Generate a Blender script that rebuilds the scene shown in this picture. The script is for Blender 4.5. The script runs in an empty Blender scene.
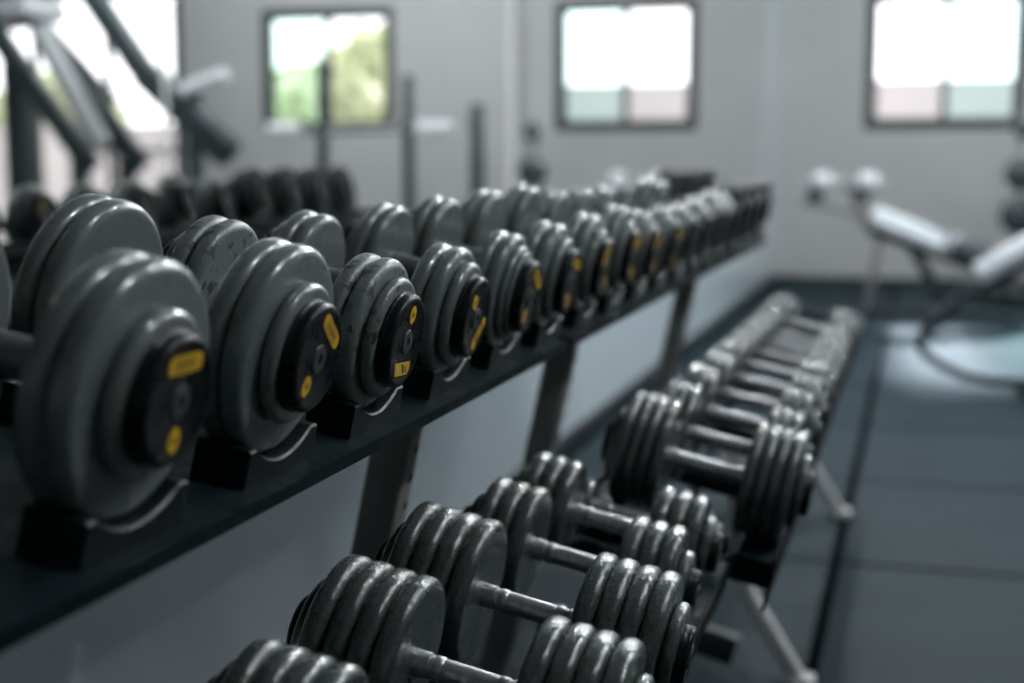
import bpy, bmesh, math, random
from mathutils import Vector, Matrix
random.seed(7)
S = bpy.context.scene
C = S.collection
PI = math.pi

# ------------------------------------------------------------------ materials
def new_mat(name):
    m = bpy.data.materials.new(name); m.use_nodes = True
    nt = m.node_tree
    return m, nt, nt.nodes['Principled BSDF']

def simple(name, col, rough=0.5, metal=0.0, coat=0.0, spec=0.5):
    m, nt, b = new_mat(name)
    b.inputs['Base Color'].default_value = (*col, 1)
    b.inputs['Roughness'].default_value = rough
    b.inputs['Metallic'].default_value = metal
    b.inputs['Coat Weight'].default_value = coat
    b.inputs['Specular IOR Level'].default_value = spec
    return m

def noisy(name, col, col2, scale=20, lo=0.4, hi=0.6, rough=(0.3, 0.5), metal=0.0, bump=0.0, bscale=200, detail=4, coat=0.0, spec=0.5, bdist=0.002):
    m, nt, b = new_mat(name)
    tc = nt.nodes.new('ShaderNodeTexCoord')
    n = nt.nodes.new('ShaderNodeTexNoise'); n.inputs['Scale'].default_value = scale; n.inputs['Detail'].default_value = detail
    nt.links.new(tc.outputs['Object'], n.inputs['Vector'])
    mr = nt.nodes.new('ShaderNodeMapRange'); mr.inputs['From Min'].default_value = lo; mr.inputs['From Max'].default_value = hi
    nt.links.new(n.outputs['Fac'], mr.inputs['Value'])
    mx = nt.nodes.new('ShaderNodeMix'); mx.data_type = 'RGBA'
    mx.inputs['A'].default_value = (*col, 1); mx.inputs['B'].default_value = (*col2, 1)
    nt.links.new(mr.outputs['Result'], mx.inputs['Factor'])
    nt.links.new(mx.outputs['Result'], b.inputs['Base Color'])
    rr = nt.nodes.new('ShaderNodeMapRange'); rr.inputs['To Min'].default_value = rough[0]; rr.inputs['To Max'].default_value = rough[1]
    nt.links.new(mr.outputs['Result'], rr.inputs['Value'])
    nt.links.new(rr.outputs['Result'], b.inputs['Roughness'])
    b.inputs['Metallic'].default_value = metal
    b.inputs['Coat Weight'].default_value = coat; b.inputs['Coat Roughness'].default_value = .11
    b.inputs['Specular IOR Level'].default_value = spec
    if bump:
        n2 = nt.nodes.new('ShaderNodeTexNoise'); n2.inputs['Scale'].default_value = bscale; n2.inputs['Detail'].default_value = 2
        nt.links.new(tc.outputs['Object'], n2.inputs['Vector'])
        bp = nt.nodes.new('ShaderNodeBump'); bp.inputs['Strength'].default_value = bump; bp.inputs['Distance'].default_value = bdist
        nt.links.new(n2.outputs['Fac'], bp.inputs['Height'])
        nt.links.new(bp.outputs['Normal'], b.inputs['Normal'])
        if coat: nt.links.new(bp.outputs['Normal'], b.inputs['Coat Normal'])
    return m

M = {}
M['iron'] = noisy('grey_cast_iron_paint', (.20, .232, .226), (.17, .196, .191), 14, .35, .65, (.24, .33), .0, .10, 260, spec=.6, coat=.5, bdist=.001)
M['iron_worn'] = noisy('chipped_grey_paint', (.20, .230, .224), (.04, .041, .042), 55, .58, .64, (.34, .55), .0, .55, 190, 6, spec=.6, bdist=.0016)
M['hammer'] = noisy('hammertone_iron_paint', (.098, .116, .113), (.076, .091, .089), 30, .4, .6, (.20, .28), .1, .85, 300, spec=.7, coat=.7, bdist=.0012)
M['cap'] = noisy('black_plastic_cap', (.008, .010, .012), (.014, .016, .018), 60, .4, .6, (.25, .42), 0, .06, 300, spec=.18)
M['cap_hub'] = simple('grey_steel_hub', (.06, .06, .063), .5, .2)
M['hole'] = simple('dark_hole', (.003, .003, .003), .8)
M['sticker'] = noisy('yellow_sticker', (.90, .54, .02), (.82, .46, .015), 90, .4, .6, (.45, .5))
M['ink'] = simple('sticker_dark_print', (.10, .06, .01), .6)
M['tear'] = simple('torn_sticker_backing', (.75, .70, .52), .7)
M['sleeve_glare'] = simple('chrome_painted_glare', (.88, .90, .92), .3, .0)  # white base colour paints in the bright reflections on chrome
M['steel'] = noisy('dull_steel_grip', (.20, .21, .215), (.15, .16, .165), 50, .4, .6, (.35, .45), .5, .1, 400)
M['chrome'] = noisy('scratched_chrome', (.62, .63, .65), (.40, .41, .43), 70, .42, .62, (.32, .46), .9, .15, 500)
M['shelf'] = noisy('black_powder_coat', (.005, .012, .015), (.007, .016, .020), 25, .4, .6, (.45, .6), 0, .08, 400, spec=.10)
M['saddle'] = noisy('black_saddle_plastic', (.008, .013, .015), (.012, .018, .021), 40, .4, .6, (.38, .5), 0, .08, 300, spec=.14)
M['saddle_edge'] = simple('pale_saddle_edge', (.06, .066, .07), .35)  # paler chamfer along the saddle's outer edge
M['upright'] = noisy('dark_grey_upright_paint', (.20, .205, .20), (.25, .253, .245), 8, .35, .65, (.35, .5), .2, .06, 300)
M['leg_grey'] = noisy('silver_grey_leg_paint', (.66, .65, .65), (.58, .575, .575), 10, .4, .6, (.35, .5), 0)
M['rubber'] = simple('black_rubber', (.006, .008, .009), .7, spec=.12)
M['head_rubber'] = simple('black_dumbbell_rubber', (.006, .008, .010), .55, spec=.25)
M['foot'] = simple('pale_plastic_foot', (.80, .80, .80), .5)

# gym floor: rubber tiles with dark joints (joint lines laid out in world metres)
KR = .85 * 1.56 / 1.12
def floor_mat():
    m, nt, b = new_mat('rubber_floor_tiles')
    tc = nt.nodes.new('ShaderNodeTexCoord')
    sp = nt.nodes.new('ShaderNodeSeparateXYZ'); nt.links.new(tc.outputs['Object'], sp.inputs[0])
    def joint(out, off, size, w):
        a = nt.nodes.new('ShaderNodeMath'); a.operation = 'ADD'; a.inputs[1].default_value = off; nt.links.new(out, a.inputs[0])
        d = nt.nodes.new('ShaderNodeMath'); d.operation = 'PINGPONG'; d.inputs[1].default_value = size / 2; nt.links.new(a.outputs[0], d.inputs[0])
        l = nt.nodes.new('ShaderNodeMapRange'); l.inputs['From Min'].default_value = w * .4; l.inputs['From Max'].default_value = w
        l.inputs['To Min'].default_value = 1; l.inputs['To Max'].default_value = 0
        nt.links.new(d.outputs[0], l.inputs['Value']); return l.outputs['Result']
    jx = joint(sp.outputs['X'], (21.2 + .20) * KR, 1.06 * KR, .028)
    jy = joint(sp.outputs['Y'], (21.2 - 3.95) * KR, 1.06 * KR, .022)
    mxm = nt.nodes.new('ShaderNodeMath'); mxm.operation = 'MAXIMUM'; nt.links.new(jx, mxm.inputs[0]); nt.links.new(jy, mxm.inputs[1])
    n = nt.nodes.new('ShaderNodeTexNoise'); n.inputs['Scale'].default_value = 2.3; n.inputs['Detail'].default_value = 6
    nt.links.new(tc.outputs['Object'], n.inputs['Vector'])
    r = nt.nodes.new('ShaderNodeMapRange'); r.inputs['From Min'].default_value = .3; r.inputs['From Max'].default_value = .7
    nt.links.new(n.outputs['Fac'], r.inputs['Value'])
    c1 = nt.nodes.new('ShaderNodeMix'); c1.data_type = 'RGBA'
    c1.inputs['A'].default_value = (.006, .018, .025, 1); c1.inputs['B'].default_value = (.011, .027, .036, 1)
    nt.links.new(r.outputs['Result'], c1.inputs['Factor'])
    c2 = nt.nodes.new('ShaderNodeMix'); c2.data_type = 'RGBA'; c2.inputs['B'].default_value = (.001, .003, .004, 1)
    nt.links.new(c1.outputs['Result'], c2.inputs['A']); nt.links.new(mxm.outputs[0], c2.inputs['Factor'])
    nt.links.new(c2.outputs['Result'], b.inputs['Base Color'])
    b.inputs['Roughness'].default_value = .6; sv = nt.nodes.new('ShaderNodeMapRange'); sv.inputs['To Min'].default_value = .10; sv.inputs['To Max'].default_value = 0
    nt.links.new(mxm.outputs[0], sv.inputs['Value']); nt.links.new(sv.outputs['Result'], b.inputs['Specular IOR Level'])
    n2 = nt.nodes.new('ShaderNodeTexNoise'); n2.inputs['Scale'].default_value = 160
    nt.links.new(tc.outputs['Object'], n2.inputs['Vector'])
    bp = nt.nodes.new('ShaderNodeBump'); bp.inputs['Strength'].default_value = .3; bp.inputs['Distance'].default_value = .002
    nt.links.new(n2.outputs['Fac'], bp.inputs['Height']); nt.links.new(bp.outputs['Normal'], b.inputs['Normal'])
    return m
M['floor'] = floor_mat()
M['wall'] = noisy('warm_grey_wall_paint', (.45, .45, .445), (.42, .42, .415), 1.2, .3, .7, (.55, .65), 0, .05, 120)
M['wall_gloss'] = noisy('glossy_grey_wall_paint', (.72, .81, .87), (.66, .75, .81), 1.6, .3, .7, (.13, .20), 0, .02, 30, spec=.8)
M['ceiling'] = simple('grey_ceiling_paint', (.36, .37, .38), .8)
M['skirting'] = simple('dark_skirting', (.015, .022, .026), .5)
M['mirror'] = simple('mirror_silver', (.90, .915, .91), .012, 1.0)
M['mirror_edge'] = simple('mirror_green_edge', (.06, .12, .11), .3)
M['frame_dark'] = simple('dark_window_aluminium', (.010, .018, .018), .5)
def tinted(name, col):
    m = bpy.data.materials.new(name); m.use_nodes = True; nt = m.node_tree; nt.nodes.clear()
    o = nt.nodes.new('ShaderNodeOutputMaterial'); t = nt.nodes.new('ShaderNodeBsdfTransparent'); g = nt.nodes.new('ShaderNodeBsdfGlossy')
    t.inputs['Color'].default_value = (*col, 1); g.inputs['Roughness'].default_value = .02
    f = nt.nodes.new('ShaderNodeFresnel'); f.inputs['IOR'].default_value = 1.3
    mx = nt.nodes.new('ShaderNodeMixShader')
    nt.links.new(f.outputs[0], mx.inputs[0]); nt.links.new(t.outputs[0], mx.inputs[1]); nt.links.new(g.outputs[0], mx.inputs[2])
    nt.links.new(mx.outputs[0], o.inputs[0]); return m
M['glass_clear'] = tinted('clear_window_glass', (.97, .93, .92))
M['glass_green'] = tinted('green_window_glass', (.86, .93, .90))
M['pad'] = noisy('black_vinyl_pad', (.020, .026, .030), (.028, .034, .038), 60, .4, .6, (.40, .5), 0, .05, 300, spec=.5)
M['roller'] = simple('roller_painted_glint', (.86, .88, .92), .25)  # pale colour paints in the glint on the dark rollers
M['pad_glare'] = noisy('vinyl_pad_painted_glare', (.66, .70, .74), (.58, .62, .66), 8, .4, .6, (.25, .35), 0, .05, 300, spec=.7)  # window glare on black vinyl, put into the base colour
M['tube_dark'] = simple('dark_frame_tube', (.018, .028, .032), .4, .1)
M['tube_grey'] = simple('grey_frame_tube', (.20, .20, .20), .4, .2)
M['machine'] = simple('charcoal_machine_frame', (.030, .042, .046), .42, .1)
M['machine_grey'] = simple('light_grey_machine_panel', (.38, .39, .40), .45, .2)
M['white_pipe'] = simple('white_pipe_paint', (.75, .73, .70), .5)
M['leaf'] = noisy('leaf_green', (.58, .64, .42), (.70, .72, .50), 3, .35, .65, (.5, .6), 0)
M['bark'] = simple('bark_brown', (.12, .09, .06), .9)
M['pale_render'] = noisy('pale_render_wall', (.48, .45, .44), (.44, .415, .405), 1.5, .35, .65, (.8, .9))
M['paving'] = noisy('pale_paving', (.30, .30, .30), (.26, .26, .26), 3, .35, .65, (.8, .9))

# ------------------------------------------------------------------ geometry helpers
def mesh_from(bm, name, mats, smooth=None):
    bmesh.ops.recalc_face_normals(bm, faces=bm.faces[:])
    if smooth is not None:
        for f in bm.faces: f.smooth = True
        for e in bm.edges:
            if len(e.link_faces) == 2 and e.calc_face_angle(0) > math.radians(smooth): e.smooth = False
    me = bpy.data.meshes.new(name); bm.to_mesh(me); bm.free()
    for m in (mats if isinstance(mats, (list, tuple)) else [mats]): me.materials.append(m)
    return me

def link(name, me, parent=None, loc=(0, 0, 0)):
    o = bpy.data.objects.new(name, me); C.objects.link(o)
    o.location = loc
    if parent: o.parent = parent
    return o

def tag(o, label, cat, group=None, kind=None):
    o['label'] = label; o['category'] = cat
    if group: o['group'] = group
    if kind: o['kind'] = kind
    return o

def thing(name, label, cat, loc=(0, 0, 0), group=None, rot=(0, 0, 0)):
    o = bpy.data.objects.new(name, None); C.objects.link(o)
    o.location = loc; o.rotation_euler = rot; o.empty_display_size = .1
    return tag(o, label, cat, group)

def struct(name, me, loc=(0, 0, 0), parent=None):
    o = link(name, me, parent, loc); o['kind'] = 'structure'
    return o

def lathe(bm, prof, seg=64, mat=0, origin=(0, 0, 0), R=None):
    """revolve (s, r) about the local x axis; r = 0 ends close to a point"""
    rings = []
    R = R or Matrix.Identity(3); origin = Vector(origin)
    for s, r in prof:
        if r <= 1e-6: rings.append([bm.verts.new(origin + R @ Vector((s, 0, 0)))])
        else: rings.append([bm.verts.new(origin + R @ Vector((s, r * math.cos(2 * PI * k / seg), r * math.sin(2 * PI * k / seg)))) for k in range(seg)])
    for a, b in zip(rings, rings[1:]):
        for k in range(seg):
            k2 = (k + 1) % seg
            if len(a) == 1 and len(b) == 1: continue
            if len(a) == 1: f = bm.faces.new((a[0], b[k], b[k2]))
            elif len(b) == 1: f = bm.faces.new((a[k], b[0], a[k2]))
            else: f = bm.faces.new((a[k], b[k], b[k2], a[k2]))
            f.material_index = mat

def axis_rot(d, upv=(0, 0, 1)):
    """3x3 whose x axis is d"""
    x = Vector(d).normalized(); u = Vector(upv)
    if abs(x.dot(u)) > .99: u = Vector((0, 1, 0))
    y = u.cross(x).normalized(); z = x.cross(y)
    return Matrix((x, y, z)).transposed()

def add_box(bm, lo, hi, R=None, origin=(0, 0, 0), mat=0, bevel=0.0):
    vs = []
    R = R or Matrix.Identity(3); o = Vector(origin)
    for x in (lo[0], hi[0]):
        for y in (lo[1], hi[1]):
            for z in (lo[2], hi[2]): vs.append(bm.verts.new(o + R @ Vector((x, y, z))))
    fs = [(0, 1, 3, 2), (4, 6, 7, 5), (0, 4, 5, 1), (2, 3, 7, 6), (0, 2, 6, 4), (1, 5, 7, 3)]
    faces = [bm.faces.new([vs[i] for i in f]) for f in fs]
    for f in faces: f.material_index = mat
    if bevel > 0:
        es = list({e for f in faces for e in f.edges})
        bmesh.ops.bevel(bm, geom=es, offset=bevel, segments=3, profile=.5, affect='EDGES')

def add_bar(bm, a, b, w, h, upv=(0, 0, 1), mat=0, bevel=.004):
    a, b = Vector(a), Vector(b)
    add_box(bm, (0, -w / 2, -h / 2), ((b - a).length, w / 2, h / 2), axis_rot(b - a, upv), a, mat, bevel)

def add_tube(bm, a, b, r, seg=20, mat=0, rnd=True):
    a, b = Vector(a), Vector(b); L = (b - a).length; c = min(r * .25, .004) if rnd else 0
    lathe(bm, [(0, 0), (0, r - c), (c, r), (L - c, r), (L, r - c), (L, 0)], seg, mat, a, axis_rot(b - a))

def add_path(bm, pts, r, seg=14):
    """a round tube along a polyline (mitred)"""
    P = [Vector(p) for p in pts]; rings = []
    for i, p in enumerate(P):
        d = ((P[min(i + 1, len(P) - 1)] - p).normalized() + (p - P[max(i - 1, 0)]).normalized())
        R = axis_rot(d)
        rings.append([bm.verts.new(p + R @ Vector((0, r * math.cos(2 * PI * k / seg), r * math.sin(2 * PI * k / seg)))) for k in range(seg)])
    for a, b in zip(rings, rings[1:]):
        for k in range(seg): bm.faces.new((a[k], b[k], b[(k + 1) % seg], a[(k + 1) % seg]))
    bm.faces.new(rings[0]); bm.faces.new(rings[-1])

def part(name, fn, mats, parent, smooth=30, world=True):
    """one mesh child; fn(bm) draws in world metres, moved to the parent's frame"""
    bm = bmesh.new(); fn(bm)
    if world and parent: bmesh.ops.translate(bm, verts=bm.verts[:], vec=-Vector(parent.location))
    return link(name, mesh_from(bm, name, mats, smooth), parent)

# ------------------------------------------------------------------ camera
# racks are laid out in units of K_RACK metres (camera 1.56 units up), the room in units of K_ROOM metres (camera 1.12 units up);
# both are brought to metres at the end of the script
K_RACK = .85; K_ROOM = K_RACK * 1.56 / 1.12
F, VPX, VPY = 1422.0, 925.0, 157.0
pitch = math.atan((341.5 - VPY) / F)
yaw = math.atan((VPX - 512) * math.cos(pitch) / F)
CAM_H = 1.12
cam = bpy.data.cameras.new('camera'); co = bpy.data.objects.new('camera', cam); C.objects.link(co)
co.location = (0, 0, CAM_H); co.rotation_euler = (PI / 2 - pitch, 0, yaw)
cam.sensor_width = 36; cam.lens = F * 36 / 1024; cam.clip_start = .05; cam.clip_end = 200
cam.dof.use_dof = True; cam.dof.focus_distance = 1.80 * K_RACK; cam.dof.aperture_fstop = 2.7 * K_RACK
S.camera = co

# ------------------------------------------------------------------ room shell
XM = -1.278                       # mirror face
YE = 13.15                         # end wall
XR, YB, ZC = 8.2, -3.2, 3.3
def box_me(name, lo, hi, m, bevel=0):
    bm = bmesh.new(); add_box(bm, lo, hi, bevel=bevel); return mesh_from(bm, name, m)
struct('floor', box_me('floor', (-1.5, YB - .2, -.1), (XR + .2, YE + .2, 0), M['floor']))
struct('ceiling', box_me('ceiling', (-1.5, YB - .2, ZC), (XR + .2, YE + .2, ZC + .12), M['ceiling']))
struct('wall_left', box_me('wall_left', (-1.42, YB - .2, 0), (XM - .012, YE + .2, ZC), M['wall_gloss']))
struct('wall_back', box_me('wall_back', (XM - .012, YB - .2, 0), (XR, YB, ZC), M['wall']))
struct('wall_right', box_me('wall_right', (XR, YB - .2, 0), (XR + .2, YE + .2, ZC), M['wall']))

WZ0, WZ1 = 1.377, 2.545
openings = [(-.537, .816, WZ0 - .02, WZ1 + .02), (2.42, 3.82, WZ0 - .02, WZ1 + .02), (4.71, 7.35, 0.0, 2.85)]
def end_wall(bm):
    xs = [XM - .012] + [v for o in openings for v in o[:2]] + [XR]
    for i in range(0, len(xs), 2): add_box(bm, (xs[i], YE, 0), (xs[i + 1], YE + .16, ZC))
    for x0, x1, z0, z1 in openings:
        if z0 > 0: add_box(bm, (x0, YE, 0), (x1, YE + .16, z0))
        add_box(bm, (x0, YE, z1), (x1, YE + .16, ZC))
bm = bmesh.new(); end_wall(bm); struct('wall_far', mesh_from(bm, 'wall_far', M['wall']))
struct('baseboard_far', box_me('baseboard_far', (XM, YE - .014, 0), (4.70, YE, .05), M['skirting'], .003))
struct('baseboard_left', box_me('baseboard_left', (XM - .012, YB, 0), (XM + .002, YE - .014, .07), M['skirting'], .003))

def window(name, x0, x1, z0, z1, mull, left_mat, right_mat):
    bm = bmesh.new(); y0, y1, t = YE + .005, YE + .075, .105
    add_box(bm, (x0, y0, z0), (x0 + t, y1, z1)); add_box(bm, (x1 - t, y0, z0), (x1, y1, z1))
    add_box(bm, (x0 + t, y0, z0), (x1 - t, y1, z0 + t)); add_box(bm, (x0 + t, y0, z1 - t), (x1 - t, y1, z1))
    w = struct(name, mesh_from(bm, name, M['frame_dark']))
    for i, mx_ in enumerate(mull):
        struct('window_mullion', box_me('window_mullion', (mx_ - .03, y0 + .01, z0 + t), (mx_ + .03, y1 - .01, z1 - t), M['frame_dark']), parent=w)
    xs = [x0 + t] + sum([[m - .03, m + .03] for m in mull], []) + [x1 - t]
    for i in range(0, len(xs), 2):
        struct('window_pane', box_me('window_pane', (xs[i], y0 + .03, z0 + t), (xs[i + 1], y0 + .035, z1 - t), left_mat if (i // 2) % 2 == 0 else right_mat), parent=w)
    return w
window('window_1', *openings[0], [.142], M['glass_clear'], M['glass_green'])
window('window_2', *openings[1], [3.12], M['glass_clear'], M['glass_green'])
window('door_1', *openings[2], [5.58, 6.44], M['glass_clear'], M['glass_clear'])

# mirror screwed to the left wall above the rack, ending before the corner
bm = bmesh.new(); add_box(bm, (XM - .010, -2.6, .60), (XM - .0005, 11.96, 2.9)); 
mir = link('wall_mirror', mesh_from(bm, 'wall_mirror', M['mirror_edge']))
tag(mir, 'long frameless mirror on the left wall behind the upper dumbbell row', 'mirror')
bm = bmesh.new(); add_box(bm, (XM - .0005, -2.595, .605), (XM, 11.955, 2.895))
link('mirror_glass', mesh_from(bm, 'mirror_glass', M['mirror']), mir)

# white pipe on the end wall (seen in the mirror)
t = thing('wall_pipe', 'white vertical pipe on the end wall, seen in the mirror', 'pipe', (1.20, YE - .055, 0))
part('pipe_run', lambda b: add_tube(b, (1.20, YE - .055, 0), (1.20, YE - .055, ZC), .05, 24, rnd=False), M['white_pipe'], t)
for z in (.5, 2.0, 3.0): part('pipe_bracket', lambda b: add_box(b, (1.14, YE - .06, z), (1.26, YE - .0005, z + .03)), M['white_pipe'], t)

# ------------------------------------------------------------------ ceiling lamps
LAMP = bpy.data.materials.new('lit_globe'); LAMP.use_nodes = True
nt = LAMP.node_tree; nt.nodes.clear()
e = nt.nodes.new('ShaderNodeEmission'); o_ = nt.nodes.new('ShaderNodeOutputMaterial')
e.inputs['Color'].default_value = (.93, .98, 1, 1); e.inputs['Strength'].default_value = 470
nt.links.new(e.outputs[0], o_.inputs[0])
lamps = [(1.65, yy, f'white globe ceiling lamp over the aisle, {w} from the camera') for yy, w in ((2.0, 'first'), (4.2, 'second'), (7.0, 'third'), (10.0, 'fourth'))]
lamps += [(-.35, yy, f'added globe ceiling lamp over the racks, {w} from the camera') for yy, w in ((5.6, 'first'), (7.3, 'second'), (9.0, 'third'))]  # unseen lamps added to brighten the far lower wall and handles
lamps += [(2.9, yy, f'added globe ceiling lamp in mid room, {w} from the camera') for yy, w in ((8.4, 'first'), (11.2, 'second'))]  # unseen lamps added to brighten the end wall
for x, y, lab in lamps:
    t = thing('ceiling_lamp', lab, 'ceiling lamp', (x, y, ZC), 'globe lamps on the ceiling')
    R_ = axis_rot((0, 0, -1))
    part('lamp_base', lambda b: lathe(b, [(.0005, 0), (.0005, .06), (.02, .06), (.03, .035), (.05, .03), (.05, 0)], 24, 0, (x, y, ZC), R_), M['ceiling'], t)
    part('globe', lambda b: lathe(b, [(.045 + .07 - .07 * math.cos(PI * q / 14), .07 * math.sin(PI * q / 14)) for q in range(15)], 24, 0, (x, y, ZC), R_), LAMP, t)

# ------------------------------------------------------------------ dumbbells
TILT = math.radians(12.0)
AX = Vector((math.cos(TILT), 0, -math.sin(TILT)))     # handle direction, towards the aisle and down
NR = Vector((math.sin(TILT), 0, math.cos(TILT)))      # normal of the tilted shelves

cache = {}
def plate_mesh(r, w, mat, face=.0, seg=72, rim=.012, worn=False):
    key = ('plate', round(r, 4), round(w, 4), mat, face)
    if key in cache: return cache[key]
    h = w / 2; rc = min(rim, h * .92)
    prof = [(-h, 0), (-h, .02), (-h + face, .026), (-h + face, r - rc * 1.9), (-h, r - rc * 1.15)]
    for i in range(0, 9):
        a = PI / 2 * i / 8
        prof.append((-h + rc - rc * math.cos(a), r - rc + rc * math.sin(a)))
    for i in range(0, 9):
        a = PI / 2 * i / 8
        prof.append((h - rc + rc * math.sin(a), r - rc + rc * math.cos(a)))
    prof += [(h, r - rc * 1.15), (h - face, r - rc * 1.9), (h - face, .026), (h, .02), (h, 0)]
    bm = bmesh.new(); lathe(bm, prof, seg)
    cache[key] = mesh_from(bm, 'weight_plate', M[mat], 40)
    return cache[key]

def cap_mesh(r, w, sgn):
    key = ('cap', r, w, sgn)
    if key not in cache:
        bm = bmesh.new(); b = .007
        prof = [(0, 0), (0, r * 1.03), (.003, r * 1.03), (.005, r)]
        for i in range(7):
            a = PI / 2 * i / 6; prof.append((w - b + b * math.sin(a), r - b + b * math.cos(a)))
        prof += [(w, r - b - .001), (w - .0012, r - b - .003), (w - .0012, 0)]
        lathe(bm, [(sgn * s, rr) for s, rr in prof], 64)
        cache[key] = mesh_from(bm, 'end_cap', M['cap'], 40)
    return cache[key]

def hub_mesh(sgn):
    key = ('hub', sgn)
    if key not in cache:
        bm = bmesh.new()
        lathe(bm, [(sgn * s, r) for s, r in ((0, .0165), (.0016, .0155), (.0018, .006))], 36)
        lathe(bm, [(sgn * s, r) for s, r in ((.0018, .006), (.0004, .0055), (.0004, 0))], 36, 1)
        cache[key] = mesh_from(bm, 'cap_hub', [M['cap_hub'], M['hole']], 40)
    return cache[key]

def sticker_mesh(kind, ang, sgn):
    """thin sticker on the cap face: 'bar' sits tangentially at +ang, 'disc' opposite"""
    key = (kind, round(ang, 2), sgn)
    if key in cache: return cache[key]
    bm = bmesh.new(); T = .0007
    ca, sa = math.cos(ang), math.sin(ang)
    def P(u, v, s):      # u tangential, v radial -> y, z (y is mirrored as seen from the aisle)
        y = ca * v - sa * u; z = sa * v + ca * u
        return Vector((sgn * s, y, z))
    def slab(poly, s0, s1, mat):
        a = [bm.verts.new(P(u, v, s0)) for u, v in poly]; b = [bm.verts.new(P(u, v, s1)) for u, v in poly]
        n = len(poly)
        for i in range(n):
            f = bm.faces.new((a[i], a[(i + 1) % n], b[(i + 1) % n], b[i])); f.material_index = mat
        f = bm.faces.new(b); f.material_index = mat
    if kind in ('bar', 'torn'):
        L, W, R0, v0 = .030, .0088, .0075, .036
        if kind == 'torn':
            poly = [(-L, v0 - W), (L * .95, v0 - W), (L * .98, v0 + W * .1), (L * .8, v0 + W), (-L * .72, v0 + W * 1.05)]
        else:
            poly = []
            for cx, cy, a0 in ((L - R0, W - R0, 0), (-L + R0, W - R0, 90), (-L + R0, -W + R0, 180), (L - R0, -W + R0, 270)):
                for i in range(6):
                    a = math.radians(a0 + 18 * i); poly.append((cx + R0 * math.cos(a), v0 + cy + R0 * math.sin(a)))
        slab(poly, 0, T, 0)
        if kind == 'torn':
            slab([(-.004, v0 - .006), (.004, v0 - .006), (.012, v0 + .006), (.004, v0 + .006)], T, T + .0002, 1)
            slab([(.010, v0 - .003), (.014, v0 - .003), (.020, v0 + .006), (.016, v0 + .006)], T, T + .0002, 1)
            slab([(-.022, v0 - .004), (-.012, v0 - .004), (-.016, v0 + .005)], T, T + .0002, 2)
        else:       # worn print too faint to read: short dark dashes inside a thin outline
            for i in range(7): 
                u = -.0155 + i * .0052
                slab([(u, v0 - .0028), (u + .0032, v0 - .0028), (u + .0032, v0 + .0028), (u, v0 + .0028)], T, T + .0002, 1)
            for v in (-.0058, .0050): slab([(-.020, v0 + v), (.020, v0 + v), (.020, v0 + v + .0008), (-.020, v0 + v + .0008)], T, T + .0002, 1)
    else:
        v0, R = -.036, .0110
        slab([(R * .95 * math.cos(PI * i / 12), v0 + R * 1.12 * math.sin(PI * i / 12)) for i in range(24)], 0, T, 0)
        for u in (-.0045, .0008): slab([(u, v0 - .003), (u + .0034, v0 - .003), (u + .0034, v0 + .003), (u, v0 + .003)], T, T + .0002, 1)
    cache[key] = mesh_from(bm, 'sticker', [M['sticker'], M['ink'], M['tear']])
    return cache[key]

def handle_mesh(L, rg, mt):
    key = ('handle', round(L, 4), rg, mt)
    if key not in cache:
        bm = bmesh.new(); h = L / 2
        prof = [(-h, 0), (-h, rg), (-h * .3, rg * 1.05), (h * .3, rg * 1.05), (h, rg), (h, 0)]
        lathe(bm, prof, 40); cache[key] = mesh_from(bm, 'handle', M[mt], 40)
    return cache[key]
def collar_mesh(L, r, sgn):
    key = ('collar', L, r, sgn)
    if key not in cache:
        bm = bmesh.new()
        prof = [(0, 0), (0, r * 1.15), (L * .45, r * 1.15), (L * .5, r * 1.02), (L * .62, r * 1.02), (L * .68, r * 1.12), (L * .93, r * 1.12), (L, r * 1.0), (L, 0)]
        lathe(bm, [(sgn * s, q) for s, q in prof], 40); cache[key] = mesh_from(bm, 'collar', M['chrome'], 40)
    return cache[key]

def dumbbell(base, label, group, r, grip, plates, mat, handle_r=.0155, stickers=None, cap=(.056, .022), collar=True, handle_mat=None):
    """plates: list of (radius, width, offset step) from the inside outwards; base = lowest point under the grip centre"""
    root = thing('dumbbell', label, 'dumbbell', base, group, (0, TILT, 0))
    z = r
    link('handle', handle_mesh(grip + .01, handle_r, handle_mat or 'chrome'), root, (0, 0, z))
    for sgn in (-1, 1):
        if collar: link('collar', collar_mesh(.036, handle_r, -sgn), root, (sgn * grip / 2, 0, z))
        s = grip / 2
        for pr, pw, mt in plates:
            link('weight_plate', plate_mesh(pr, pw, mt or mat), root, (sgn * (s + pw / 2), 0, z)); s += pw
        if cap:
            c = link('end_cap', cap_mesh(cap[0], cap[1], sgn), root, (sgn * s, 0, z))
            fx = sgn * (cap[1] - .0012)
            link('cap_hub', hub_mesh(sgn), c, (fx, 0, 0))
            if stickers:
                kind, ang = stickers if sgn > 0 else ('bar', stickers[1] + 1.1)
                b = link('name_sticker', sticker_mesh(kind, ang, sgn), c, (fx, 0, 0))
                d = link('weight_sticker', sticker_mesh('disc', ang, sgn), c, (fx, 0, 0))
    return root

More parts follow.
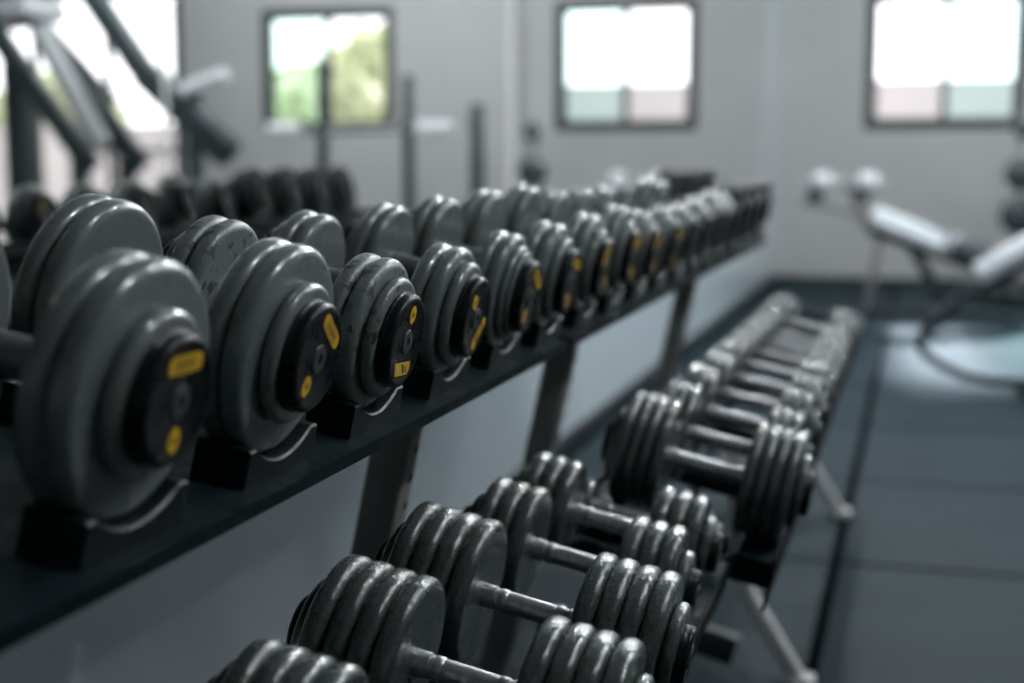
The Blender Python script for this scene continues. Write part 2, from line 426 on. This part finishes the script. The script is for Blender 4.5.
# ---------------- upper rack
SX, SZ = -.66, 1.202                     # front edge of the upper shelf
def shelf_pt(d, y, h=0):                # d metres back from the front edge along the slope, h above it
    return Vector((SX, y, SZ)) - AX * d + NR * h
CAPS_Y = [1.124, 1.432, 1.722, 2.024, 2.330, 2.624]
y = 2.928
while y < 6.25: CAPS_Y.append(round(y, 3)); y += .298
R_UP = [.122, .119, .101, .099, .101, .103]
G_UP = 'dumbbells on the upper shelf'
ORD = ['first', 'second', 'third', 'fourth', 'fifth', 'sixth', 'seventh', 'eighth', 'ninth', 'tenth', 'eleventh', 'twelfth', 'thirteenth', 'fourteenth', 'fifteenth', 'sixteenth', 'seventeenth', 'eighteenth', 'nineteenth', 'twentieth', 'twenty-first']
UP_LABEL = [
    'biggest dumbbell, near end of the upper shelf, level yellow sticker above its hub',
    'large grey dumbbell second along the upper shelf, slanting yellow sticker over a yellow spot',
    'chipped grey dumbbell third along the upper shelf, torn yellow sticker below its hub',
    'grey dumbbell fourth along the upper shelf, yellow sticker slanting below the hub',
    'grey dumbbell fifth along the upper shelf, steep yellow sticker above a yellow spot',
    'blurred grey dumbbell sixth along the upper shelf, last before the shelf joint']
ST = [('bar', 90), ('bar', 52), ('torn', 266), ('bar', 312), ('bar', 58), ('bar', 75)]
spots = []
LIFT = .020
for i, cy in enumerate(CAPS_Y):
    r = R_UP[i] if i < 6 else random.choice((.098, .102, .106, .110))
    black = i >= len(CAPS_Y) - 4
    if black: r = .118
    med = (.080, .017, None)
    w = .028 if i < 2 else .027
    mats = 'iron_worn' if i == 2 else 'iron'
    plates = [(r, w, None), (r, w, None), med] if i != 4 else [(r, .024, None), (r, .024, None), (.083, .012, None), (.074, .008, None)]
    if black: plates = [(r, .040, 'head_rubber'), (r, .036, 'head_rubber')]
    head = sum(p[1] for p in plates) + .0185
    grip = .170
    tot = grip + 2 * head
    front_d = .002                      # the caps overhang the front edge
    mid = front_d + tot / 2
    label = UP_LABEL[i] if i < 6 else f'blurred grey dumbbell, {ORD[i]} along the upper shelf from the near end'
    if black: label = f'black rubber dumbbell, {ORD[i]} along the upper shelf' + (', last before the end wall' if i == len(CAPS_Y) - 1 else ' near its far end')
    kind, deg = ST[i] if i < 6 else ('bar', random.uniform(40, 130))
    dumbbell(shelf_pt(mid, cy, LIFT + .0006), label, G_UP, r, grip, plates, mats, .0195, (kind, math.radians(deg)) if i < 10 else None, (.0625, .0185), False, 'steel')
    spots.append((cy, r, mid, grip, sum(p[1] for p in plates[:2]), head))

def saddle(name, root, cy, r, d0, d1, lip_front):
    """arched cradle block between d0 and d1 (metres back from the shelf edge); lip_front: the raised outer lip sits at the d0 end"""
    def fn(bm):
        n = 18; h0 = r + LIFT; top = .043; fw = .088
        def ring(d, rr, sh):
            hw = math.sqrt(rr * rr - (h0 - top) ** 2)
            pts = [shelf_pt(d, cy - fw, .0005), shelf_pt(d, cy + fw, .0005), shelf_pt(d, cy + fw - .002, top - sh)]
            for i in range(n + 1):
                yy = hw - 2 * hw * i / n
                pts.append(shelf_pt(d, cy + yy, h0 - math.sqrt(rr * rr - yy * yy) - sh))
            pts.append(shelf_pt(d, cy - fw + .002, top - sh))
            return [bm.verts.new(p) for p in pts]
        c0, c1 = (d0, d0 + .003) if lip_front else (d1, d1 - .003)
        far = d1 if lip_front else d0
        seq = [ring(c0, r + .0004, .002), ring(c1, r + .0004, 0), ring(far, r + .0004, 0)]
        for a, b in zip(seq, seq[1:]):
            m = len(a)
            for k in range(m):
                f = bm.faces.new((a[k], a[(k + 1) % m], b[(k + 1) % m], b[k]))
                if a is seq[0] and 2 <= k < m - 1: f.material_index = 1
        bm.faces.new(seq[0]); bm.faces.new(seq[-1])
    return part(name, fn, [M['saddle'], M['saddle_edge']], root, None)

def upper_rack(label, y0, y1, posts, mine):
    root = thing('dumbbell_rack', label, 'dumbbell rack', (-.9, (y0 + y1) / 2, 0), 'racks along the mirror wall')
    D = .43
    def sh(bm):
        add_box(bm, (-D, y0, -.006), (0, y1, 0), Matrix((AX, Vector((0, 1, 0)), NR)).transposed(), (SX, 0, SZ))
        add_box(bm, (-.003, y0, -.018), (0, y1, -.006), Matrix((AX, Vector((0, 1, 0)), NR)).transposed(), (SX, 0, SZ))
        add_box(bm, (-D, y0, 0), (-D + .003, y1, .03), Matrix((AX, Vector((0, 1, 0)), NR)).transposed(), (SX, 0, SZ))
    part('shelf', sh, M['shelf'], root, None)
    def beam(bm):
        R = Matrix((AX, Vector((0, 1, 0)), NR)).transposed()
        add_box(bm, (-.36, y0 + .06, -.066), (-.30, y1 - .06, -.0065), R, (SX, 0, SZ), bevel=.004)
    part('shelf_beam', beam, M['shelf'], root)
    for py in posts:
        def up(bm):
            top = shelf_pt(.115, py, -.007); 
            L = (top.z - .004) / math.cos(TILT) - .035
            R = Matrix((AX, Vector((0, 1, 0)), NR)).transposed()
            add_box(bm, (-.066, -.032, -L), (0, .032, 0), R, top, bevel=.006)
        u = part('upright', up, M['upright'], root)
        def holes(bm):
            top = shelf_pt(.115, py, -.007)
            for q in range(12):
                c = top - NR * (.10 + .05 * q) + AX * .0003
                lathe(bm, [(0, 0), (0, .008), (.0008, .008), (.0008, 0)], 14, 0, c + Vector((0, .012, 0)), Matrix((AX, Vector((0, 1, 0)), NR)).transposed())
        hm = bmesh.new(); holes(hm); bmesh.ops.translate(hm, verts=hm.verts[:], vec=-Vector(root.location))
        link('bolt_hole', mesh_from(hm, 'bolt_hole', M['hole']), u)
        def ft(bm):
            xb = shelf_pt(.115, py, -.007) - NR * 1.24
            add_box(bm, (xb.x - .12, py - .04, .0005), (xb.x + .20, py + .04, .05), bevel=.006)
        part('base_foot', ft, M['upright'], root)
    for cy, r, mid, grip, big, head in mine:
        saddle('saddle', root, cy, r, mid - grip / 2 - big - .013, mid - grip / 2 - .004, True)
        saddle('saddle', root, cy, r, mid + grip / 2 + .004, mid + grip / 2 + big + .013, False)
    return root
upper_rack('near black steel rack under the first six upper dumbbells', .42, 2.69, [.95, 2.20], spots[:6])
upper_rack('far black steel rack continuing the upper row to the end wall', 2.72, 6.36, [3.34, 5.25], spots[6:])

# ---------------- lower racks
def lower_rack(label, y0, y1, xs, zs, half_back, half_front, legs, mine):
    """open tray on two padded rails; (xs, zs) = point under the grip centre on the dumbbell bottoms' line"""
    root = thing('dumbbell_rack', label, 'dumbbell rack', (xs, (y0 + y1) / 2, 0), 'low racks on the floor')
    R = Matrix((AX, Vector((0, 1, 0)), NR)).transposed(); o = Vector((xs, 0, zs))
    for s0, s1 in ((-half_back, -half_back + .07), (half_front - .07, half_front)):
        part('rail', lambda b: add_box(b, (s0, y0, -.022), (s1, y1, -.0006), R, o, bevel=.003), M['shelf'], root)
    part('front_lip', lambda b: add_box(b, (half_front, y0, -.10 if y0 > 2 else -.05), (half_front + .006, y1, .006), R, o, bevel=.002), M['rubber'], root)
    part('rear_lip', lambda b: add_box(b, (-half_back - .006, y0, -.05), (-half_back, y1, .020), R, o, bevel=.002), M['shelf'], root)
    part('rear_rail_edge', lambda b: add_box(b, (-half_back + .07, y0, -.035), (-half_back + .074, y1, -.0007), R, o), M['upright'], root)
    n = max(2, int((y1 - y0) / .56) + 1)
    for q in range(n):
        yy = y0 + .05 + (y1 - y0 - .1) * q / (n - 1)
        part('cross_bar', lambda b: add_box(b, (-half_back, yy - .025, -.062), (half_front, yy + .025, -.0225), R, o, bevel=.004), M['shelf'], root)
    for ly in legs:
        def fl(bm):
            dx = (xs + .41) * .8
            P = [Vector((-.505 + dx, ly, zs - .055)), Vector((-.492 + dx, ly, .42)), Vector((-.455 + dx, ly, .265)), Vector((-.30 + dx, ly, .012))]
            n = len(P); sec = []
            for i, p in enumerate(P):
                d = ((P[min(i + 1, n - 1)] - p).normalized() + (p - P[max(i - 1, 0)]).normalized()).normalized()
                nrm = d.cross(Vector((0, 1, 0)))
                sec.append([bm.verts.new(p + nrm * u * .021 + Vector((0, v * .03, 0))) for u, v in ((-1, -1), (1, -1), (1, 1), (-1, 1))])
            for q, r_ in zip(sec, sec[1:]):
                for k in range(4): bm.faces.new((q[k], r_[k], r_[(k + 1) % 4], q[(k + 1) % 4]))
            bm.faces.new(sec[0]); bm.faces.new(sec[-1])
            bmesh.ops.bevel(bm, geom=bm.edges[:], offset=.004, segments=2, profile=.5, affect='EDGES')
        part('front_leg', fl, M['leg_grey'], root)
        fx = -.30 + (xs + .41) * .8
        part('foot_pad', lambda b: add_box(b, (fx - .03, ly - .04, .0005), (fx + .045, ly + .04, .03), bevel=.009), M['foot'], root)
        def bb(bm):
            add_bar(bm, Vector((fx - .62, ly, .205)), Vector((fx - .19, ly, .085)), .05, .09, (0, 0, 1), bevel=.006)
        part('side_beam', bb, M['tube_dark'], root)
        part('rear_leg', lambda b: add_bar(b, Vector((fx - .36, ly, zs - .02)), Vector((fx - .66, ly, .006)), .05, .06, (0, 1, 0), bevel=.005), M['upright'], root)
    return root

G_LO, G_LO2 = 'dumbbells on the near low rack', 'dumbbells on the far low rack'
def low_plates(r, n, w): return [(r, w, None)] * n + [(r * .66, .020, None)]
RAIL1 = .856                  # height of the plate bottoms under the left inner face (x = -.58)
low = [  # y, r, n plates, grip, label
    (1.318, .089, 4, 'grey dumbbell at the very near end of the near low rack, cut off below'),
    (1.552, .103, 4, 'large hammered grey dumbbell second along the near low rack'),
    (1.826, .104, 4, 'hammered grey dumbbell third along the near low rack, sharp chrome grip'),
    (2.100, .096, 3, 'grey dumbbell fourth along the near low rack, three big plates a side'),
    (2.365, .089, 3, 'smaller grey dumbbell fifth along the near low rack'),
    (2.560, .050, 3, 'smallest dumbbell at the far end of the near low rack, mostly hidden')]
for yy, r, n, lab in low:
    grip = .140
    left = Vector((-.588, yy, RAIL1)); base = left + AX * (grip / 2) + NR * 0
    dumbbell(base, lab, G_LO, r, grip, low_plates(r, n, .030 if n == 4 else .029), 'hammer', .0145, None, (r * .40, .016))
b0 = Vector((-.588, 0, RAIL1)) + AX * .070
lower_rack('near low black dumbbell rack in front of the upper shelf', .95, 2.62, b0.x, b0.z, .205, .194, [1.25, 2.30], low)

RAIL2 = .855
y = 2.765; k = 0
names2 = ['large grey dumbbell at the near end of the far low rack']
far = []
while k < 10:
    r = (.114, .106, .104, .100, .098, .094, .092, .088, .086, .092)[k]
    grip = .155
    left = Vector((-.492, y, RAIL2)); base = left + AX * (grip / 2)
    lab = names2[0] if k == 0 else (f'blurred grey dumbbell, {ORD[k]} along the far low rack from its near end' if k < 9 else 'small bright dumbbell at the far end of the far low rack')
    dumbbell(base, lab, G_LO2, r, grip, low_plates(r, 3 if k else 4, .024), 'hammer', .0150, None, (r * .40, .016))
    far.append((y, r)); k += 1; y += .286 if k < 9 else .33
b1 = Vector((-.492, 0, RAIL2)) + AX * .0775
lower_rack('far low black dumbbell rack with pale splayed front legs', 2.63, 6.9, b1.x, b1.z, .215, .172, [4.15, 6.25], far)

# ------------------------------------------------------------------ benches at the far end
def ray(px, py):
    fwd = Vector((-math.sin(yaw) * math.cos(pitch), math.cos(yaw) * math.cos(pitch), -math.sin(pitch)))
    rt = Vector((math.cos(yaw), math.sin(yaw), 0)); up = rt.cross(fwd)
    return fwd + rt * ((px - 512) / F) - up * ((py - 341.5) / F)
def rounded_pad(bm, a, b, width, th, upv=(0, 0, 1), bevel=.02):
    add_bar(bm, a, b, width, th, upv, 0, bevel)
# decline bench with leg rollers
bx, by = -.54, 10.4
t = thing('decline_bench', 'black decline bench with two round leg rollers painted with glint, close to the end wall', 'exercise bench', (bx + .3, by, 0))
part('roller_bar', lambda b: add_tube(b, (-.84, by, .955), (-.24, by, .955), .013), M['chrome'], t)
for cx in (-.70, -.385):
    rl = part('leg_roller', lambda b: lathe(b, [(-.06, 0), (-.06, .035), (-.052, .052), (-.035, .062), (.035, .062), (.052, .052), (.06, .035), (.06, 0)], 32, 0, (cx, by, .955)), M['roller'], t)
for cx in (-.74, -.425): part('roller_dark_underside', lambda b: lathe(b, [(-.055, 0), (-.055, .04), (-.045, .052), (.045, .052), (.055, .04), (.055, 0)], 28, 0, (cx, by, .852)), M['tube_dark'], t)  # dark shapes added for the rollers' unlit undersides
part('roller_rail', lambda b: add_bar(b, (-.84, by, .80), (-.36, by, .70), .05, .04), M['tube_grey'], t)
part('roller_post', lambda b: add_bar(b, (-.54, by, .95), (-.36, by, .60), .05, .05), M['tube_grey'], t)
part('seat_pad', lambda b: rounded_pad(b, (-.35, by, .715), (.15, by, .515), .26, .075, (0, -.3, 1)), M['pad_glare'], t)
part('back_pad', lambda b: rounded_pad(b, (.205, by, .525), (.58, by, .38), .28, .07, (0, -.3, 1)), M['pad'], t)
part('pad_board', lambda b: (add_bar(b, (-.33, by, .652), (.145, by, .452), .22, .03, (0, -.3, 1)), add_bar(b, (.205, by, .467), (.56, by, .327), .24, .03, (0, -.3, 1))), M['tube_dark'], t)
part('spine', lambda b: add_bar(b, (-.36, by, .60), (.60, by, .27), .06, .05), M['tube_dark'], t)
part('front_leg', lambda b: add_bar(b, (-.27, by, .66), (-.36, by, .03), .05, .05), M['tube_grey'], t)
part('diagonal_brace', lambda b: add_bar(b, (-.12, by, .60), (.16, by, .10), .07, .08), M['tube_dark'], t)
part('base', lambda b: (add_bar(b, (-.40, by, .03), (.60, by, .03), .06, .055), add_bar(b, (-.36, by - .28, .028), (-.36, by + .28, .028), .06, .05), add_bar(b, (.58, by - .25, .028), (.58, by + .25, .028), .06, .05)), M['tube_dark'], t)
part('rear_leg', lambda b: add_bar(b, (.56, by, .34), (.58, by, .03), .05, .05), M['tube_dark'], t)

# incline bench in front of the sun patch
def PT(px, py, y):
    d = ray(px, py); return Vector((0, 0, CAM_H)) + d * (y / d.y)
iy = 7.05
a_, b_ = PT(977, 275, iy), PT(1064, 226, iy)
t = thing('incline_bench', 'incline bench with a bright raised back pad at the right edge', 'exercise bench', (b_.x, iy, 0))
part('back_pad', lambda b: rounded_pad(b, a_, b_, .24, .075, (0, -.12, 1)), M['pad_glare'], t)
part('pad_board', lambda b: add_bar(b, a_ + Vector((.03, 0, -.045)), b_ + Vector((.03, 0, -.045)), .20, .03, (0, -.12, 1)), M['tube_dark'], t)
part('bow_leg', lambda b: add_path(b, [PT(968, 292, iy), PT(956, 303, iy), PT(938, 315, iy), PT(923, 330, iy), PT(918, 343, iy), PT(926, 355, iy), PT(943, 366, iy), PT(962, 375, iy), PT(990, 381, iy), PT(1030, 383, iy)], .024), M['tube_dark'], t)
q_ = PT(1030, 383, iy)
part('base', lambda b: (add_bar(b, (q_.x - .06, iy, .032), (b_.x + .65, iy, .032), .06, .055), add_bar(b, (q_.x + .02, iy - .25, .028), (q_.x + .02, iy + .25, .028), .06, .05), add_bar(b, (b_.x + .62, iy - .25, .028), (b_.x + .62, iy + .25, .028), .06, .05)), M['tube_dark'], t)
part('seat_pad', lambda b: rounded_pad(b, (b_.x + .10, iy, .47), (b_.x + .50, iy, .44), .24, .07), M['pad_glare'], t)
part('seat_post', lambda b: add_bar(b, (b_.x + .30, iy, .43), (b_.x + .30, iy, .05), .06, .06), M['tube_dark'], t)
part('pad_brace', lambda b: (add_bar(b, PT(970, 294, iy), (b_.x + .32, iy, .38), .06, .05), add_bar(b, (b_.x - .02, iy, b_.z - .08), (b_.x + .05, iy, .40), .05, .04)), M['tube_dark'], t)

# ------------------------------------------------------------------ equipment across the room (seen in the mirror)
def MR(px, py, y):
    """real-room point whose mirror image is met at depth y"""
    d = ray(px, py); p = Vector((0, 0, CAM_H)) + d * (y / d.y)
    return Vector((2 * XM - p.x, p.y, p.z))

# leg press machine
Y1 = 8.8
c = MR(110, 180, Y1)
t = thing('leg_press', 'large dark leg press machine with sloping rails by the glazed door, seen in the mirror', 'leg press machine', (c.x, Y1, 0))
def rails(bm):
    for dy in (-.32, .32):
        a = MR(-30, -40, Y1); b = MR(118, 168, Y1)
        a.y = b.y = Y1 + dy; add_bar(bm, a, b, .09, .14)
part('rail', rails, M['machine'], t)
part('sled_panel', lambda b: add_bar(b, MR(38, 28, Y1 - .3), MR(102, 146, Y1 - .3), .12, .10), M['machine_grey'], t)
part('head_block', lambda b: add_bar(b, MR(-10, 18, Y1), MR(46, 8, Y1), .5, .14), M['machine_grey'], t)
def arm(bm):
    add_bar(bm, MR(82, -20, Y1), MR(152, 84, Y1), .13, .15)
    add_bar(bm, MR(146, 74, Y1), MR(230, 155, Y1), .16, .18)
part('lever_arm', arm, M['machine'], t)
part('strut', lambda b: add_bar(b, MR(48, 26, Y1 - .1), MR(116, 102, Y1 - .1), .05, .05), M['machine'], t)
part('plate_horn', lambda b: add_tube(b, MR(184, 90, Y1 - .12), MR(226, 74, Y1 - .12), .045, 24), M['sleeve_glare'], t)
def post(bm):
    p = MR(194, 88, Y1); add_bar(bm, (p.x, Y1, p.z), (p.x, Y1, .06), .08, .08)
    q = MR(104, 150, Y1); add_bar(bm, (q.x, Y1 - .3, q.z), (q.x, Y1 - .3, .06), .09, .12); add_bar(bm, (q.x, Y1 + .3, q.z), (q.x, Y1 + .3, .06), .09, .12)
    w = MR(20, 60, Y1); add_bar(bm, (w.x, Y1, w.z), (w.x, Y1, .06), .16, .22)
part('upright', post, M['machine'], t)
part('cross_bar', lambda b: add_bar(b, MR(100, 150, Y1), MR(198, 152, Y1), .04, .035), M['machine'], t)
def base(bm):
    a = MR(-10, 150, Y1).x; b = MR(215, 150, Y1).x
    for dy in (-.35, .35): add_bar(bm, (a, Y1 + dy, .04), (b, Y1 + dy, .04), .08, .08)
    add_bar(bm, (a, Y1 - .35, .04), (a, Y1 + .35, .04), .08, .08); add_bar(bm, (b, Y1 - .35, .04), (b, Y1 + .35, .04), .08, .08)
part('base', base, M['machine'], t)
p = MR(164, 60, Y1 - .85)
t2 = thing('cable_post', 'thin white cable post beside the leg press, seen in the mirror', 'post', (p.x, Y1 - .85, 0))
part('pole', lambda b: add_tube(b, (p.x, Y1 - .85, .02), (p.x, Y1 - .85, 1.75), .016), M['white_pipe'], t2)
part('base_plate', lambda b: lathe(b, [(0, 0), (0, .14), (.012, .14), (.02, .12), (.02, 0)], 32, 0, (p.x, Y1 - .85, .0005), axis_rot((0, 0, 1))), M['white_pipe'], t2)

# bench press station with barbell
Y2 = 10.3
a, b = MR(322, 60, Y2), MR(408, 75, Y2)
t = thing('press_rack', 'dark bench press rack under the window, seen in the mirror', 'press rack', ((a.x + b.x) / 2, Y2, 0))
for u in (a, b):
    part('upright', lambda bm: add_bar(bm, (u.x, Y2, u.z), (u.x, Y2, .05), .07, .07), M['tube_dark'], t)
    part('hook', lambda bm: (add_box(bm, (u.x - .03, Y2 - .11, 1.30), (u.x + .03, Y2 - .035, 1.325)), add_box(bm, (u.x - .03, Y2 - .125, 1.30), (u.x + .03, Y2 - .11, 1.36))), M['tube_dark'], t)
    part('base_bar', lambda bm: add_bar(bm, (u.x, Y2 - .5, .03), (u.x, Y2 + .3, .03), .07, .055), M['tube_dark'], t)
part('cross_member', lambda bm: add_bar(bm, (a.x, Y2, .3), (b.x, Y2, .3), .06, .06), M['tube_dark'], t)
t = thing('barbell', 'barbell with a bright chrome sleeve resting on the press rack, seen in the mirror', 'barbell', ((a.x + b.x) / 2, Y2 - .072, 1.325))
zb, yb = 1.3395, Y2 - .072
xl, xr = MR(452, 115, yb).x, MR(268, 115, yb).x
lo_, hi_ = min(xl, xr), max(xl, xr)
part('bar_shaft', lambda bm: add_tube(bm, (lo_ + .27, yb, zb), (hi_ - .27, yb, zb), .014), M['chrome'], t)
for x0, x1 in ((lo_, lo_ + .27), (hi_ - .27, hi_)): part('sleeve', lambda bm: add_tube(bm, (x0, yb, zb), (x1, yb, zb), .045, 28), M['sleeve_glare'], t)
# free-standing squat stand
px, top, lab = 477, 103, 'dark squat stand post left of the white pipe, seen in the mirror'
Y3 = 11.6
p = MR(px, top, Y3)
t = thing('squat_stand', lab, 'squat stand', (p.x, Y3, 0))
part('post', lambda bm: add_bar(bm, (p.x, Y3, .04), (p.x, Y3, p.z), .10, .08), M['machine'], t)
part('base', lambda bm: (add_bar(bm, (p.x - .28, Y3, .03), (p.x + .28, Y3, .03), .06, .05), add_bar(bm, (p.x, Y3 - .25, .03), (p.x, Y3 + .25, .03), .06, .05)), M['machine'], t)
part('cup', lambda bm: (add_box(bm, (p.x - .035, Y3 - .12, p.z - .18), (p.x + .035, Y3 - .04, p.z - .16)), add_box(bm, (p.x - .035, Y3 - .132, p.z - .18), (p.x + .035, Y3 - .12, p.z - .12))), M['machine'], t)

# weight tree at the right edge
tx, ty = .745, 12.2
t = thing('plate_tree', 'slim dark weight tree hung with small plates, right edge near the end wall', 'weight plate tree', (tx, ty, 0))
part('post', lambda b: add_bar(b, (tx, ty, .04), (tx, ty, 1.46), .05, .05), M['tube_grey'], t)
part('base', lambda b: (add_bar(b, (tx - .2, ty, .03), (tx + .2, ty, .03), .06, .05), add_bar(b, (tx, ty - .3, .03), (tx, ty + .3, .03), .06, .05)), M['tube_dark'], t)
for z in (.66, .99, 1.34):
    part('peg', lambda b: add_tube(b, (tx, ty - .025, z), (tx, ty - .2, z), .012), M['chrome'], t)
for z, zn, rr in ((.66, 'lowest', .155), (.99, 'middle', .13), (1.34, 'top', .075)):
    plt = bmesh.new(); lathe(plt, [(-.02, 0.014), (-.02, rr - .01), (-.012, rr), (.012, rr), (.02, rr - .01), (.02, .014), (-.02, .014)], 48, 0, (0, 0, 0), axis_rot((0, 1, 0)))
    o = link('weight_plate', mesh_from(plt, 'tree_plate', M['machine'], 40), None, (tx, ty - .10, z - .0015))
    tag(o, f'dark round weight plate on the {zn} peg of the weight tree', 'weight plate', 'plates on the weight tree')

# ------------------------------------------------------------------ outdoors
struct('ground_outside', box_me('ground_outside', (-30, YE + .2, -.12), (40, 60, -.02), M['paving']))
struct('wall_outside', box_me('wall_outside', (-14, 17.2, -.02), (3.1, 17.4, 2.0), M['pale_render']))
struct('wall_outside_low', box_me('wall_outside_low', (3.1, 17.2, -.02), (16, 17.4, 1.55), M['pale_render']))
def tree(x, y, h, R, label, seed):
    rnd = random.Random(seed)
    t = thing('garden_tree', label, 'tree', (x, y, -.02), 'trees beyond the garden wall')
    part('trunk', lambda b: lathe(b, [(0, 0), (0, .16), (h * .3, .11), (h * .6, .07), (h * .6, 0)], 12, 0, (x, y, -.02), axis_rot((0, 0, 1))), M['bark'], t)
    bm = bmesh.new()
    for i in range(2600):
        d = Vector((rnd.gauss(0, 1), rnd.gauss(0, 1), rnd.gauss(0, 1))).normalized() * (rnd.random() ** .4)
        c = Vector((d.x * R, d.y * R, h * .62 + d.z * h * .40))
        n = Vector((rnd.gauss(0, 1), rnd.gauss(0, 1), rnd.gauss(0, 1))).normalized(); u = n.orthogonal().normalized(); v = n.cross(u)
        s = rnd.uniform(.10, .2)
        vs = [bm.verts.new(c + u * s * 1.6), bm.verts.new(c + v * s * .7), bm.verts.new(c - u * s * 1.6), bm.verts.new(c - v * s * .7)]
        bm.faces.new(vs)
    link('foliage', mesh_from(bm, 'foliage', M['leaf']), t)
tree(5.7, 21.5, 3.1, 1.25, 'tallest tree outside, filling the right pane of the mirrored window', 1)
tree(8.5, 24.6, 2.75, 1.05, 'lower green tree outside, behind the left pane of the mirrored window', 2)
tree(11.75, 21.5, 2.5, 1.2, 'green tree outside the glazed door, closest to the door frame', 3)
tree(14.9, 21.8, 2.6, 1.4, 'green tree outside the glazed door, behind the leg press rails', 4)

# ------------------------------------------------------------------ light
W = bpy.data.worlds.new('sky'); S.world = W; W.use_nodes = True
bg = W.node_tree.nodes['Background']; bg.inputs['Color'].default_value = (.88, .95, 1, 1); bg.inputs['Strength'].default_value = 3.6
sun = bpy.data.lights.new('sun', 'SUN'); so = bpy.data.objects.new('sun', sun); C.objects.link(so)
sun.energy = 4.2; sun.color = (.66, .86, 1); sun.angle = math.radians(4)
so.rotation_euler = Vector((-.07, 1, .42)).to_track_quat('Z', 'Y').to_euler()
so.location = (0, 20, 8)
for x0, x1, z0, z1 in openings:
    L = bpy.data.lights.new('window_portal', 'AREA'); L.shape = 'RECTANGLE'; L.size = x1 - x0; L.size_y = z1 - z0
    L.cycles.is_portal = True
    o = bpy.data.objects.new('window_portal', L); C.objects.link(o)
    o.location = ((x0 + x1) / 2, YE + .12, (z0 + z1) / 2); o.rotation_euler = Vector((0, 1, 0)).to_track_quat('Z', 'Y').to_euler()

vs = S.view_settings
vs.view_transform = 'Standard'; vs.look = 'None'; vs.exposure = 0.1; vs.gamma = 1; vs.use_curve_mapping = False
S.cycles.use_denoising = True
S.cycles.max_bounces = 8; S.cycles.glossy_bounces = 5; S.cycles.diffuse_bounces = 4; S.cycles.transparent_max_bounces = 12
S.cycles.sample_clamp_indirect = 6; S.cycles.caustics_reflective = False; S.cycles.caustics_refractive = False

# ------------------------------------------------------------------ bring both unit systems to metres
bpy.context.view_layer.update()
done = set()
for o in list(S.objects):
    r = o
    while r.parent: r = r.parent
    k = K_RACK if r.name.startswith('dumbbell') else K_ROOM
    o.location = o.location * k
    if o.type == 'MESH' and o.data.name not in done:
        done.add(o.data.name); o.data.transform(Matrix.Scale(k, 4))
    if o.type == 'LIGHT' and o.data.type == 'AREA': o.data.size *= k; o.data.size_y *= k
